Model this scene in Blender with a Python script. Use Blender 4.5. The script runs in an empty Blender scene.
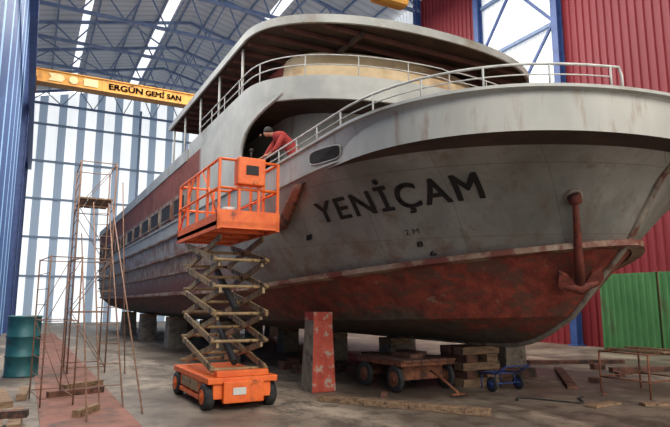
import bpy,bmesh,math,random
from mathutils import Vector,Matrix
from mathutils.bvhtree import BVHTree
random.seed(7)
scene=bpy.context.scene
COL=scene.collection
W={}
def S(r,g,b):
    def f(c):
        c/=255.0
        return c/12.92 if c<=0.04045 else ((c+0.055)/1.055)**2.4
    return (f(r),f(g),f(b),1)
# ------------------------------------------------------------ camera
PSI=math.radians(28.2); TH=math.atan(89.5/570); FPX=570.0
CAM=Vector((0,0,1.7))
Fv=Vector((math.sin(PSI)*math.cos(TH),math.cos(PSI)*math.cos(TH),math.sin(TH)))
Rv=Vector((math.cos(PSI),-math.sin(PSI),0)); Uv=Rv.cross(Fv)
cd=bpy.data.cameras.new("camera"); cd.sensor_width=36; cd.lens=FPX/670*36; cd.clip_end=500; cd.clip_start=0.05
cam=bpy.data.objects.new("camera",cd); COL.objects.link(cam)
m=Matrix((Rv,Uv,-Fv)).transposed().to_4x4(); m.translation=CAM; cam.matrix_world=m
scene.camera=cam
def raydir(x,y): return (Fv+Rv*((x-335)/FPX)+Uv*((213.5-y)/FPX)).normalized()
# ------------------------------------------------------------ node helpers
class N:
    def __init__(s,name):
        s.m=bpy.data.materials.new(name); s.m.use_nodes=True; s.t=s.m.node_tree; s.n=s.t.nodes; s.l=s.t.links
        s.b=s.n["Principled BSDF"]
    def put(s,sock,v):
        if hasattr(v,"links"): s.l.new(v,sock)
        else: sock.default_value=v
    def math(s,op,a,b=0.0,c=0.0,clamp=False):
        n=s.n.new("ShaderNodeMath"); n.operation=op; n.use_clamp=clamp
        s.put(n.inputs[0],a); s.put(n.inputs[1],b); s.put(n.inputs[2],c); return n.outputs[0]
    def rng(s,v,a,b,c=0.0,d=1.0,smooth=False):
        n=s.n.new("ShaderNodeMapRange"); 
        if smooth: n.interpolation_type='SMOOTHSTEP'
        s.put(n.inputs[0],v)
        for i,x in zip((1,2,3,4),(a,b,c,d)): n.inputs[i].default_value=x
        return n.outputs[0]
    def mix(s,f,a,b,mode='MIX'):
        n=s.n.new("ShaderNodeMix"); n.data_type='RGBA'; n.blend_type=mode
        s.put(n.inputs[0],f); s.put(n.inputs[6],a); s.put(n.inputs[7],b); return n.outputs[2]
    def pos(s):
        return s.n.new("ShaderNodeNewGeometry").outputs["Position"]
    def obj(s):
        return s.n.new("ShaderNodeTexCoord").outputs["Object"]
    def xyz(s,v):
        n=s.n.new("ShaderNodeSeparateXYZ"); s.l.new(v,n.inputs[0]); return n.outputs
    def noise(s,v,scale=5,detail=5,rough=.55,st=(1,1,1)):
        mp=s.n.new("ShaderNodeMapping"); mp.inputs["Scale"].default_value=st; s.l.new(v,mp.inputs[0])
        n=s.n.new("ShaderNodeTexNoise"); n.inputs["Scale"].default_value=scale; n.inputs["Detail"].default_value=detail
        n.inputs["Roughness"].default_value=rough; s.l.new(mp.outputs[0],n.inputs[0]); return n.outputs[0]
    def bump(s,h,st=.2,d=.02):
        n=s.n.new("ShaderNodeBump"); n.inputs["Strength"].default_value=st; n.inputs["Distance"].default_value=d
        s.l.new(h,n.inputs["Height"]); s.l.new(n.outputs[0],s.b.inputs["Normal"])
    def col(s,c): s.put(s.b.inputs["Base Color"],c)
    def emit(s,c,st):
        s.put(s.b.inputs["Emission Color"],c); s.put(s.b.inputs["Emission Strength"],st)
    def r(s,v): s.put(s.b.inputs["Roughness"],v)
def pm(name,c1,c2,scale=6,rough=.6,metal=0.0,c3=None,th=(.56,.66),st=(1,1,1),bump=.15,s3=None,space='obj'):
    q=N(name); v=q.obj() if space=='obj' else q.pos()
    n1=q.noise(v,scale,6,.6,st); c=q.mix(q.rng(n1,.36,.64),c1,c2)
    if c3 is not None:
        n2=q.noise(v,s3 or scale*.6,8,.68,st); c=q.mix(q.rng(n2,th[0],th[1]),c,c3)
    q.col(c); q.r(rough); q.b.inputs["Metallic"].default_value=metal
    if bump: q.bump(n1,bump)
    return q.m
# ------------------------------------------------------------ mesh helpers
def add_box(bm,c,s,rot=None,mi=0):
    c=Vector(c); vs=[]
    for z in(-.5,.5):
        for x,y in((-.5,-.5),(.5,-.5),(.5,.5),(-.5,.5)):
            v=Vector((x*s[0],y*s[1],z*s[2]))
            if rot is not None: v=rot@v
            vs.append(bm.verts.new(c+v))
    for f in((0,3,2,1),(4,5,6,7),(0,1,5,4),(1,2,6,5),(2,3,7,6),(3,0,4,7)):
        bm.faces.new([vs[i] for i in f]).material_index=mi
def box2(bm,a,b,mi=0):
    add_box(bm,[(a[i]+b[i])/2 for i in range(3)],[abs(b[i]-a[i]) for i in range(3)],None,mi)
def frame(d):
    d=Vector(d).normalized(); u=Vector((0,0,1)) if abs(d.z)<.9 else Vector((1,0,0))
    a=d.cross(u).normalized(); b=a.cross(d).normalized(); return d,a,b
def beam(bm,p,q,w,h,mi=0):
    p=Vector(p);q=Vector(q); d,a,b=frame(q-p); vs=[]
    for c in(p,q):
        for i,j in((-1,-1),(1,-1),(1,1),(-1,1)): vs.append(bm.verts.new(c+a*i*w/2+b*j*h/2))
    for f in((0,3,2,1),(4,5,6,7),(0,1,5,4),(1,2,6,5),(2,3,7,6),(3,0,4,7)):
        bm.faces.new([vs[i] for i in f]).material_index=mi
def path(bm,pts,r,n=8,mi=0,closed=False,cap=True):
    pts=[Vector(p) for p in pts]; rings=[]
    L=len(pts); pa=None
    for i,p in enumerate(pts):
        if closed: t=pts[(i+1)%L]-pts[i-1]
        else: t=pts[min(i+1,L-1)]-pts[max(i-1,0)]
        d,a,b=frame(t)
        if pa is not None:
            a=(pa-d*pa.dot(d)).normalized(); b=a.cross(d)
        pa=a
        rr=r[i] if isinstance(r,(list,tuple)) else r
        rings.append([bm.verts.new(p+(a*math.cos(2*math.pi*k/n)+b*math.sin(2*math.pi*k/n))*rr) for k in range(n)])
    for i in range(L if closed else L-1):
        A=rings[i];B=rings[(i+1)%L]
        for k in range(n):
            f=bm.faces.new([A[k],A[(k+1)%n],B[(k+1)%n],B[k]]); f.material_index=mi; f.smooth=True
    if cap and not closed:
        bm.faces.new(rings[0]).material_index=mi; bm.faces.new(rings[-1][::-1]).material_index=mi
def tube(bm,p,q,r,n=8,mi=0): path(bm,[p,q],r,n,mi)
def lathe(bm,o,axis,prof,n=24,mi=0,mis=None):
    o=Vector(o); d,a,b=frame(axis); rings=[]
    for r,h in prof: rings.append([bm.verts.new(o+d*h+(a*math.cos(2*math.pi*k/n)+b*math.sin(2*math.pi*k/n))*max(r,1e-4)) for k in range(n)])
    for i in range(len(rings)-1):
        for k in range(n):
            f=bm.faces.new([rings[i][k],rings[i][(k+1)%n],rings[i+1][(k+1)%n],rings[i+1][k]]); f.smooth=True
            f.material_index=mis[i] if mis else mi
    f=bm.faces.new(rings[0][::-1]); f.material_index=mis[0] if mis else mi
    f=bm.faces.new(rings[-1]); f.material_index=mis[-1] if mis else mi
def loft(bm,rows,mi=0,smooth=True):
    V=[[bm.verts.new(p) for p in r] for r in rows]
    for i in range(len(V)-1):
        for k in range(len(V[i])-1):
            try:
                f=bm.faces.new([V[i][k],V[i][k+1],V[i+1][k+1],V[i+1][k]]); f.material_index=mi; f.smooth=smooth
            except Exception: pass
    return V
def props(o,label=None,category=None,kind=None,group=None):
    if label:o["label"]=label
    if category:o["category"]=category
    if kind:o["kind"]=kind
    if group:o["group"]=group
def finish(bm,name,mats,parent=None,label=None,category=None,kind=None,group=None,recalc=True,bevel=0,origin=None):
    if recalc: bmesh.ops.recalc_face_normals(bm,faces=bm.faces)
    xs=[v.co.x for v in bm.verts];ys=[v.co.y for v in bm.verts];zs=[v.co.z for v in bm.verts]
    o0=Vector(origin) if origin is not None else Vector(((min(xs)+max(xs))/2,(min(ys)+max(ys))/2,min(zs)))
    for v in bm.verts: v.co-=o0
    me=bpy.data.meshes.new(name); bm.to_mesh(me); bm.free()
    for mm in (mats if isinstance(mats,(list,tuple)) else [mats]): me.materials.append(mm)
    ob=bpy.data.objects.new(name,me); COL.objects.link(ob); W[ob.name]=o0
    if parent is not None:
        ob.parent=parent; ob.location=o0-W[parent.name]
    else: ob.location=o0
    if bevel:
        md=ob.modifiers.new("bevel",'BEVEL'); md.width=bevel; md.segments=2; md.limit_method='ANGLE'
    props(ob,label,category,kind,group); return ob
def empty(name,loc,label,category,group=None,parent=None):
    e=bpy.data.objects.new(name,None); COL.objects.link(e); e.empty_display_size=.3; W[e.name]=Vector(loc)
    if parent is not None: e.parent=parent; e.location=Vector(loc)-W[parent.name]
    else: e.location=loc
    props(e,label,category,None,group); return e
def BM(): return bmesh.new()
def text_bm(txt,bold=0.02,sub=3,space=1.0):
    cu=bpy.data.curves.new("t",'FONT'); cu.body=txt; cu.size=1; cu.space_character=space; cu.resolution_u=6
    ob=bpy.data.objects.new("t",cu); COL.objects.link(ob)
    dg=bpy.context.evaluated_depsgraph_get(); me=bpy.data.meshes.new_from_object(ob.evaluated_get(dg))
    bm=BM(); bm.from_mesh(me)
    bmesh.ops.triangulate(bm,faces=bm.faces)
    # stroke weight: a few slightly shifted copies of the same glyph surface
    if bold:
        g=bm.verts[:]+bm.edges[:]+bm.faces[:]
        for (dx,dy) in((1,0),(-1,0),(0,.7),(0,-.7),(.8,.6),(-.8,.6),(.8,-.6),(-.8,-.6)):
            r=bmesh.ops.duplicate(bm,geom=g)
            for v in r["geom"]:
                if isinstance(v,bmesh.types.BMVert): v.co+=Vector((dx*bold,dy*bold,0))
    bpy.data.objects.remove(ob); bpy.data.meshes.remove(me)
    for _ in range(sub):
        lo=[e for e in bm.edges if e.calc_length()>.2]
        if lo: bmesh.ops.subdivide_edges(bm,edges=lo,cuts=1,use_grid_fill=False); bmesh.ops.triangulate(bm,faces=bm.faces)
    return bm
# ------------------------------------------------------------ materials
m_blue=pm("blue_painted_steel",S(84,104,138),S(106,126,158),3,.5,.0,S(80,84,104),(.6,.7))
m_girt=pm("pale_blue_grey_steel",S(116,136,158),S(134,152,172),3,.5)
m_blued=pm("dark_blue_steel",S(40,62,112),S(56,80,132),3,.5)
m_orange=pm("orange_paint",S(214,88,26),S(230,108,36),5,.45,0,S(120,60,30),(.58,.68),bump=.05)
m_arm=pm("greasy_scissor_steel",S(112,92,60),S(166,138,98),7,.6,.0,S(54,44,34),(.52,.62))
m_black=pm("black_rubber",S(24,24,25),S(48,46,44),10,.8)
m_dark=pm("dark_interior",S(20,20,22),S(34,32,32),3,.7)
m_hole=pm("black_opening",S(10,10,11),S(18,17,17),3,.9,bump=0)
m_rust=pm("rusty_steel",S(98,56,36),S(132,80,54),9,.8,.1,S(66,42,30),(.5,.6))
m_rustd=pm("dark_rusty_pipe",S(104,76,60),S(140,104,80),9,.8,.0)
m_wood=pm("weathered_timber",S(106,82,60),S(146,118,90),4,.85,0,S(66,52,38),(.53,.64),st=(1,6,6))
m_woodr=pm("stained_red_timber",S(84,53,42),S(116,77,60),5,.85,0,S(52,40,33),(.5,.6))
m_teal=pm("teal_drum_paint",S(28,78,84),S(44,100,102),4,.5,.1,S(80,62,48),(.58,.66))
m_green=pm("green_sheet_paint",S(50,98,54),S(64,114,66),2,.6,0,S(64,80,50),(.56,.68),st=(1,1,.4))
m_yellow=pm("crane_yellow",S(182,124,44),S(200,144,60),2,.65,0,S(136,98,54),(.54,.7))
m_emb=pm("faded_emblem_paint",S(198,170,116),S(212,188,136),4,.6)
m_grey=pm("ship_grey_paint",S(142,143,137),S(166,166,158),1.2,.5,0,S(126,117,102),(.54,.68),bump=.04)
m_white=pm("ship_white_paint",S(188,188,180),S(206,204,194),2,.45,0,S(160,152,138),(.6,.72),bump=.03)
m_cream=pm("cream_primer",S(184,160,122),S(212,190,154),1.1,.6,0,S(150,116,82),(.5,.64),bump=.05)
m_maroon=pm("maroon_primer",S(104,42,34),S(132,62,50),1.3,.65,0,S(140,100,86),(.6,.74),bump=.05)
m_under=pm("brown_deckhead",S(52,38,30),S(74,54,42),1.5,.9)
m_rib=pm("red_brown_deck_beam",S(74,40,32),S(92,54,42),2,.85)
m_rail=pm("galvanised_rail",S(156,156,150),S(190,188,180),6,.5,.0)
m_letter=pm("black_lettering",S(9,9,11),S(17,17,20),10,.6,bump=0)
m_glass=pm("dark_glass",S(10,11,13),S(19,20,22),2,.8,bump=0)
m_conc=pm("support_concrete",S(98,90,79),S(128,118,104),5,.9,0,S(64,56,48),(.54,.66))
m_redcol=pm("red_flaking_column",S(146,50,36),S(174,74,54),4,.75,0,S(154,136,118),(.55,.6),s3=4.5)
m_anchor=pm("red_lead_anchor",S(88,36,26),S(120,54,38),7,.75,.0,S(56,32,26),(.5,.6))
m_bluecart=pm("blue_cart_paint",S(36,52,98),S(50,68,116),5,.5)
m_keel=pm("pale_keel_edge_paint",S(112,104,90),S(148,137,120),4,.6,0,S(96,54,42),(.5,.6),space='pos')
m_ledge=pm("stained_ledge_paint",S(124,88,68),S(156,138,116),2.6,.6,0,S(106,52,38),(.48,.56),space='pos')
m_strake=pm("stained_strake_paint",S(116,108,96),S(146,136,120),2.2,.6,0,S(112,72,52),(.46,.56),space='pos')
m_skin=pm("skin",S(150,104,80),S(166,118,92),8,.6,bump=0)
m_shirt=pm("red_work_jacket",S(134,38,34),S(160,54,46),10,.85)
m_trous=pm("dark_trousers",S(40,44,56),S(56,60,72),10,.85)
m_hair=pm("black_hair",S(20,18,18),S(36,32,30),20,.7)
m_gold=pm("steel_cable",S(70,70,72),S(100,100,100),10,.4,.6)
def seams(q,X,Y,Z,c,amt=.3):
    a=q.math('LESS_THAN',q.math('FRACT',q.math('DIVIDE',q.math('ADD',Y,q.math('MULTIPLY',X,-.6)),1.7)),.012)
    b=q.math('LESS_THAN',q.math('FRACT',q.math('DIVIDE',Z,.92)),.014)
    return q.mix(q.math('MULTIPLY',q.math('MAXIMUM',a,b),amt),c,S(56,48,40))
# topsides
q=N("hull_topside_paint"); P=q.pos(); X,Y,Z=q.xyz(P)
n1=q.noise(P,.9,7,.62,(1,1,.5)); c=q.mix(q.rng(n1,.34,.66),S(110,109,101),S(146,143,134))
n2=q.noise(P,3.0,6,.65,(1,1,.12)); c=q.mix(q.math('MULTIPLY',q.rng(n2,.52,.7),.6),c,S(102,82,62))
n3=q.noise(P,1.7,8,.7); low=q.rng(Z,2.95,2.55)
c=q.mix(q.math('MULTIPLY',q.math('MULTIPLY',low,q.rng(n3,.46,.6)),.6),c,S(110,72,54))
n4=q.noise(P,2.6,9,.75); c=q.mix(q.math('MULTIPLY',q.rng(n4,.6,.66),.5),c,S(100,68,46))
n6=q.noise(P,9,7,.7,(1,1,.5)); c=q.mix(q.math('MULTIPLY',q.rng(n6,.58,.66),.25),c,S(84,74,62))
c=seams(q,X,Y,Z,c)
aft=q.rng(Y,12.5,16,0,1,True); lowaft=q.rng(Z,3.3,3.1)
redlow=q.mix(q.rng(q.math('ADD',Z,q.math('MULTIPLY',n3,.8)),3.1,2.7),q.mix(q.rng(n4,.44,.54),S(150,130,104),S(112,72,48)),S(106,56,40))
c=q.mix(q.math('MULTIPLY',aft,lowaft),c,redlow)
hiaft=q.math('SUBTRACT',1.0,lowaft)
c=q.mix(q.math('MULTIPLY',aft,hiaft),c,q.mix(q.rng(n3,.44,.56),S(146,142,133),S(120,82,64)))
q.col(c); q.r(.55); q.bump(n1,.1,.05); m_top=q.m
q=N("hull_bottom_paint"); P=q.pos(); X,Y,Z=q.xyz(P)
n1=q.noise(P,1.0,9,.74,(1,.6,1)); n2=q.noise(P,4,8,.7); n5=q.noise(P,1.6,10,.78,(1,1,2.6)); n7=q.noise(P,3.3,9,.75)
red=q.mix(q.rng(n2,.38,.62),S(98,38,28),S(146,64,44)); red=q.mix(q.math('MULTIPLY',q.rng(n5,.5,.55),.8),red,S(88,62,48)); red=q.mix(q.math('MULTIPLY',q.rng(n7,.61,.65),.7),red,S(136,120,102))
gr=q.mix(q.rng(n2,.38,.62),S(60,51,43),S(88,75,62))
bowf=q.rng(Y,17,7.5); bx=q.rng(X,4.5,8.3)
zz=q.math('ADD',q.math('ADD',Z,q.math('MULTIPLY',q.math('SUBTRACT',n1,.5),2.4)),q.math('MULTIPLY',q.math('MULTIPLY',bowf,bx),.35))
f=q.math('MULTIPLY',q.rng(zz,1.4,1.65),q.math('ADD',.5,q.math('MULTIPLY',bowf,.5)))
q.col(seams(q,X,Y,Z,q.mix(f,gr,red),.35)); q.r(.8); q.bump(n2,.3,.04); m_bot=q.m
q=N("bulwark_paint"); P=q.pos(); n1=q.noise(P,1.0,7,.6,(1,1,.4)); n2=q.noise(P,5,6,.65,(1,1,.2))
c=q.mix(q.rng(n1,.34,.66),S(134,134,127),S(160,158,149)); c=q.mix(q.math('MULTIPLY',q.rng(n2,.55,.67),.6),c,S(118,94,74))
q.col(c); q.r(.5); m_bul=q.m
q=N("side_plating_paint"); P=q.pos(); X,Y,Z=q.xyz(P); n1=q.noise(P,1.1,7,.65); n2=q.noise(P,2.4,9,.75,(1,1,.4))
g=q.mix(q.rng(n1,.35,.65),S(148,149,143),S(168,168,160)); mr=q.mix(q.rng(n1,.4,.6),S(100,44,34),S(126,64,50)); mr=q.mix(q.math('MULTIPLY',q.rng(n2,.52,.62),.6),mr,S(108,80,66))
gr2=q.mix(q.rng(n2,.42,.56),S(140,132,120),S(112,72,56))
af=q.rng(Y,15.6,15.9); up=q.rng(Z,5.1,5.2)
q.col(q.mix(af,g,q.mix(up,gr2,mr))); q.r(.8); m_side=q.m
q=N("dirty_concrete_floor"); P=q.pos(); n1=q.noise(P,.35,8,.62); n2=q.noise(P,2.2,8,.72); n3=q.noise(P,14,5,.6); n4=q.noise(P,.9,9,.7,(1,.5,1)); n5=q.noise(P,.5,7,.65,(1,.35,1))
c=q.mix(q.rng(n1,.36,.62),S(80,70,60),S(132,118,102)); c=q.mix(q.math('MULTIPLY',q.rng(n5,.53,.65),.7),c,S(184,168,147))
c=q.mix(q.math('MULTIPLY',q.rng(n2,.48,.62),.72),c,S(58,49,42)); c=q.mix(q.math('MULTIPLY',q.rng(n4,.53,.6),.55),c,S(48,41,35))
c=q.mix(q.math('MULTIPLY',q.rng(n3,.55,.7),.3),c,S(160,144,126)); q.col(c); q.r(q.rng(n1,.3,.7,.35,.8)); q.bump(n2,.25,.03); m_floor=q.m
m_strip=pm("rust_red_floor_plate",S(108,65,52),S(134,90,75),1.5,.8,0,S(70,56,48),(.5,.62),space='pos')
# end wall
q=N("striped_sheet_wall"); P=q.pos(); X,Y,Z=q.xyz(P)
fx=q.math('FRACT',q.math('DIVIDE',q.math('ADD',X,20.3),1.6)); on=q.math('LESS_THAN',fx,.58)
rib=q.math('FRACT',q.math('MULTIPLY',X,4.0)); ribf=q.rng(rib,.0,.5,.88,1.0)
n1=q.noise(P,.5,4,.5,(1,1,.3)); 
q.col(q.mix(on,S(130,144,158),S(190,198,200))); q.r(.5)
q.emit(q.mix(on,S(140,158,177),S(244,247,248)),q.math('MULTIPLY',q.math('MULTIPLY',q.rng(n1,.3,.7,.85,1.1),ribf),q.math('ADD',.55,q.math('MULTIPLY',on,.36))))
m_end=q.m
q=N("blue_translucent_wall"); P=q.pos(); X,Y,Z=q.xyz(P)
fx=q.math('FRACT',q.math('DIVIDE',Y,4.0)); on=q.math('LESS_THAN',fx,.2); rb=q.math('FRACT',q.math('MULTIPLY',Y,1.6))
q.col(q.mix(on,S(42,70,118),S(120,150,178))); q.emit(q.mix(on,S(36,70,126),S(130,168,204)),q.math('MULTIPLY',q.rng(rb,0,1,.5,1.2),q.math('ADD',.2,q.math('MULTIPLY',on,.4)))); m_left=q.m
q=N("translucent_white_sheet"); P=q.pos(); X,Y,Z=q.xyz(P); fx=q.math('FRACT',q.math('MULTIPLY',Y,3.3)); fz=q.math('FRACT',q.math('DIVIDE',Z,2.1))
e=q.math('MULTIPLY',q.rng(fx,0,.5,.8,1.0),q.rng(fz,0,.06,.6,1.0)); q.col(S(200,205,208)); q.emit(S(210,214,216),q.math('MULTIPLY',e,.68)); m_trans=q.m
q=N("red_corrugated_sheet"); P=q.pos(); X,Y,Z=q.xyz(P); n1=q.noise(P,.4,4,.5,(1,1,.3))
q.col(q.mix(q.rng(n1,.3,.7),S(110,24,32),S(122,30,38))); q.r(.6); m_redwall=q.m
q=N("self_lit_grey_roof_sheet"); P=q.pos(); X,Y,Z=q.xyz(P)
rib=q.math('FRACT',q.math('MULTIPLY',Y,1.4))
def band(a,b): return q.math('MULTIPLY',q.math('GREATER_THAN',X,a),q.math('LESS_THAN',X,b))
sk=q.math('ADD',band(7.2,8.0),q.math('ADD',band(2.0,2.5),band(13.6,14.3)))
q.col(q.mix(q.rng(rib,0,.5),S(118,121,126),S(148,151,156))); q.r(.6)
q.emit(q.mix(sk,S(134,141,152),S(242,245,248)),q.math('ADD',.24,q.math('MULTIPLY',sk,1.0))); m_roof=q.m  # faint emission added to the grey sheets brightens the roof; skylight strips glow strongly
# ------------------------------------------------------------ shed shell
XL,XR,Y0,YE,ZE,ZR,XM=-1.1,20.0,-6.0,56.0,20.0,22.6,9.4
bm=BM(); box2(bm,(XL-.3,Y0-20,-.3),(XR+.3,YE+.3,0)); finish(bm,"floor",m_floor,kind="structure")
bm=BM(); box2(bm,(.3,2,0),(1.55,36,.012)); finish(bm,"trim_1",m_strip,kind="structure")
bm=BM()
vs=[bm.verts.new(p) for p in((XL,YE,0),(XR,YE,0),(XR,YE,ZE),(XM,YE,ZR),(XL,YE,ZE))]; bm.faces.new(vs)
vs=[bm.verts.new(p) for p in((XL,YE+.15,0),(XR,YE+.15,0),(XR,YE+.15,ZE),(XM,YE+.15,ZR),(XL,YE+.15,ZE))]; bm.faces.new(vs[::-1])
finish(bm,"wall_far",m_end,kind="structure")
def corr(name,x,ya,yb,za,zb,mat,period=.33,amp=.07,kind="structure",sgn=1):
    bm=BM(); n=int((yb-ya)/period); pts=[]
    for i in range(n):
        y=ya+i*period
        pts+= [(x,y),(x,y+period*.45),(x-amp*sgn,y+period*.55),(x-amp*sgn,y+period*.9)]
    pts.append((x,yb))
    loft(bm,[[(p[0],p[1],za) for p in pts],[(p[0],p[1],zb) for p in pts]],smooth=False)
    loft(bm,[[(x+.1*sgn,ya,za),(x+.1*sgn,yb,za)],[(x+.1*sgn,ya,zb),(x+.1*sgn,yb,zb)]],smooth=False)
    return finish(bm,name,mat,kind=kind,recalc=False)
corr("wall_right",XR,Y0,16.1,0,ZE,m_redwall)
corr("window_1",XR,16.1,21.0,7.5,ZE,m_trans)
corr("wall_right",XR,16.1,21.0,0,7.5,m_redwall)
corr("wall_right",XR,21.0,27.0,0,ZE,m_redwall)
corr("wall_right",XR,27.0,YE,0,7.5,m_redwall)
corr("window_2",XR,27.0,YE,7.5,ZE,m_trans)
corr("wall_left",XL,Y0,YE,0,ZE,m_left,sgn=-1)
bm=BM()
for (xa,za,xb,zb) in((XL-.3,ZE-.04,XM,ZR),(XM,ZR,XR+.3,ZE-.04)):
    loft(bm,[[(xa,Y0,za+.3),(xb,Y0,zb+.3)],[(xa,YE+.2,za+.3),(xb,YE+.2,zb+.3)]],smooth=False)
finish(bm,"ceiling",m_roof,kind="structure",recalc=False)
for i,z in enumerate((4.0,7.4,10.8,14.2,17.6)):
    bm=BM(); box2(bm,(XL,YE-.25,z-.09),(XR,YE-.03,z+.09)); finish(bm,"wall_girt",m_girt,label="pale blue-grey horizontal steel girt across the striped wall",category="beam",group="girts on the end wall")
for x in(8.5,14.6):
    bm=BM(); box2(bm,(x-.1,YE-.5,0),(x+.1,YE-.28,ZE)); box2(bm,(x-.03,YE-.6,0),(x+.03,YE-.5,ZE))
    finish(bm,"steel_column",m_girt,label="slim blue-grey steel column on the striped end wall",category="column",group="columns on the end wall")
def Icol(x,y,z1,mat,name,label,group):
    bm=BM(); box2(bm,(x-.17,y-.16,0),(x-.14,y+.16,z1)); box2(bm,(x+.14,y-.16,0),(x+.17,y+.16,z1)); box2(bm,(x-.14,y-.02,0),(x+.14,y+.02,z1)); box2(bm,(x-.25,y-.25,0),(x+.25,y+.25,.05))
    return finish(bm,name,mat,label=label,category="column",group=group)
for y in(16.1,21.0,26.2,33,40,47): Icol(XR-.3,y,ZE,m_blued,"steel_column","blue steel column against the red sheet wall","columns of the red wall")
for y in(38,54.5): Icol(XL+.27,y,ZE,m_blued,"steel_column","dark blue steel column against the blue wall","columns of the blue wall")
for (a,b) in(((16.2,14.0),(20.9,19.5)),((16.2,19.5),(20.9,14.0)),((16.2,8.5),(20.9,14.0)),((16.2,14),(20.9,8.5))):
    bm=BM(); beam(bm,(XR-.35,a[0],a[1]),(XR-.35,b[0],b[1]),.1,.12); finish(bm,"wall_brace",m_blued,label="diagonal blue steel brace in the translucent bay",category="brace",group="wall braces")
for z in(8.5,11.2,14,16.8,19.5):
    bm=BM(); box2(bm,(XR-.28,16.3,z-.08),(XR-.12,20.8,z+.08)); finish(bm,"wall_girt",m_blue,label="blue steel girt across the translucent bay",category="beam",group="side wall girts")
def rz(x): return ZE+(ZR-ZE)*(1-abs(x-XM)/(XR-XM if x>XM else XM-XL))
yy=7.0
while yy<56:
    bm=BM(); xa,xb=XL+.05,XR-.05; zb=ZE-.75
    beam(bm,(xa,yy,zb),(xb,yy,zb),.16,.2); beam(bm,(xa,yy,rz(xa)+.05),(XM,yy,ZR-.05),.16,.2); beam(bm,(XM,yy,ZR-.05),(xb,yy,rz(xb)+.05),.16,.2)
    k=8; xs=[xa+(xb-xa)*i/k for i in range(k+1)]
    for i in range(k):
        xm=(xs[i]+xs[i+1])/2
        beam(bm,(xs[i],yy,zb),(xm,yy,rz(xm)),.07,.08); beam(bm,(xm,yy,rz(xm)),(xs[i+1],yy,zb),.07,.08)
    finish(bm,"roof_truss",m_blue,label="blue lattice steel roof truss spanning the shed",category="truss",group="roof trusses")
    yy+=4.8
for x in(0.5,2.9,5.3,7.0,8.6,10.4,12.4,14.8,17.2,19.0):
    bm=BM(); box2(bm,(x-.05,5,rz(x)+.1),(x+.05,YE,rz(x)+.24)); finish(bm,"roof_purlin",m_blue,label="long blue-grey purlin under the roof sheets",category="beam",group="roof purlins")
for (x1,y1,x2,y2) in((-.8,40.6,4.3,45.4),(4.3,45.4,9.4,50.2),(9.4,40.6,14.5,45.4),(4.3,35.8,9.4,40.6)):
    bm=BM(); beam(bm,(x1,y1,ZE-.75),(x2,y2,ZE-.75),.08,.08); finish(bm,"roof_brace",m_blue,label="diagonal steel brace between roof trusses",category="brace",group="roof braces")
for x,ys_ in((XL+.55,Y0),(XR-.65,21.2)):
    bm=BM(); box2(bm,(x-.15,ys_,13.2),(x+.15,YE-.6,13.26)); box2(bm,(x-.03,ys_,13.26),(x+.03,YE-.6,13.74)); box2(bm,(x-.15,ys_,13.74),(x+.15,YE-.6,13.8)); box2(bm,(x-.04,ys_,13.8),(x+.04,YE-.6,13.86))
    finish(bm,"crane_runway_beam",m_blued,label="long dark blue crane runway beam on the columns",category="beam",group="crane runway beams")
def crane(yc):
    e=empty("bridge_crane",((XL+XR)/2,yc,13.86),"yellow overhead bridge crane spanning the shed","crane")
    bm=BM(); box2(bm,(XL+.4,yc-.3,14.05),(XR-.4,yc+.3,14.72)); box2(bm,(XL+.4,yc-.38,14.72),(XR-.4,yc+.38,14.77)); box2(bm,(XL+.4,yc-.38,14.0),(XR-.4,yc+.38,14.05))
    for i in range(9):
        x=XL+2+i*2.2; box2(bm,(x-.03,yc-.33,14.05),(x+.03,yc-.3,14.72))
    finish(bm,"girder",m_yellow,e)
    for x in(XL+.55,XR-.65):
        bm=BM(); box2(bm,(x-.2,yc-1.4,13.9),(x+.2,yc+1.4,14.25)); finish(bm,"end_carriage",m_yellow,e)
    bm=BM(); box2(bm,(12.4,yc-.6,14.77),(13.8,yc+.6,15.3)); lathe(bm,(12.5,yc,15.5),(1,0,0),[(.0,0),(.3,0),(.3,1.1),(0,1.1)]); finish(bm,"hoist_trolley",m_dark,e)
    return e
c1=crane(35)
def flat_text(txt,x0,yc,z0,h,w,mat,parent,bold=.02,name="lettering"):
    bm=text_bm(txt,bold,0); xs=[v.co.x for v in bm.verts]; a,b=min(xs),max(xs); hh=.73
    for v in bm.verts:
        x,y=v.co.x,v.co.y; v.co=Vector((x0+(x-a)/(b-a)*w,yc,z0+y/hh*h))
    return finish(bm,name,mat,parent,recalc=False)
flat_text("ERGÜN",3.4,34.65,14.2,.36,1.95,m_letter,c1,.035)
flat_text("GEMİ SAN",5.5,34.65,14.2,.32,2.15,m_letter,c1,.04)
bm=BM(); vs=[bm.verts.new((.2+a,34.65,14.38+b)) for a,b in((0,-.22),(.7,-.22),(.85,0),(.7,.22),(0,.22),(.15,0))]; bm.faces.new(vs); finish(bm,"emblem",m_emb,c1,recalc=False)
bm=BM(); lathe(bm,(1.5,34.68,14.38),(0,-1,0),[(.23,0),(.23,.03)],20); finish(bm,"emblem",m_emb,c1)
bm=BM(); vs=[bm.verts.new((2.05+a,34.65,14.38+b)) for a,b in((0,-.22),(.75,-.22),(.75,.22),(0,.22))]; bm.faces.new(vs); finish(bm,"emblem",m_emb,c1,recalc=False)
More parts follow.
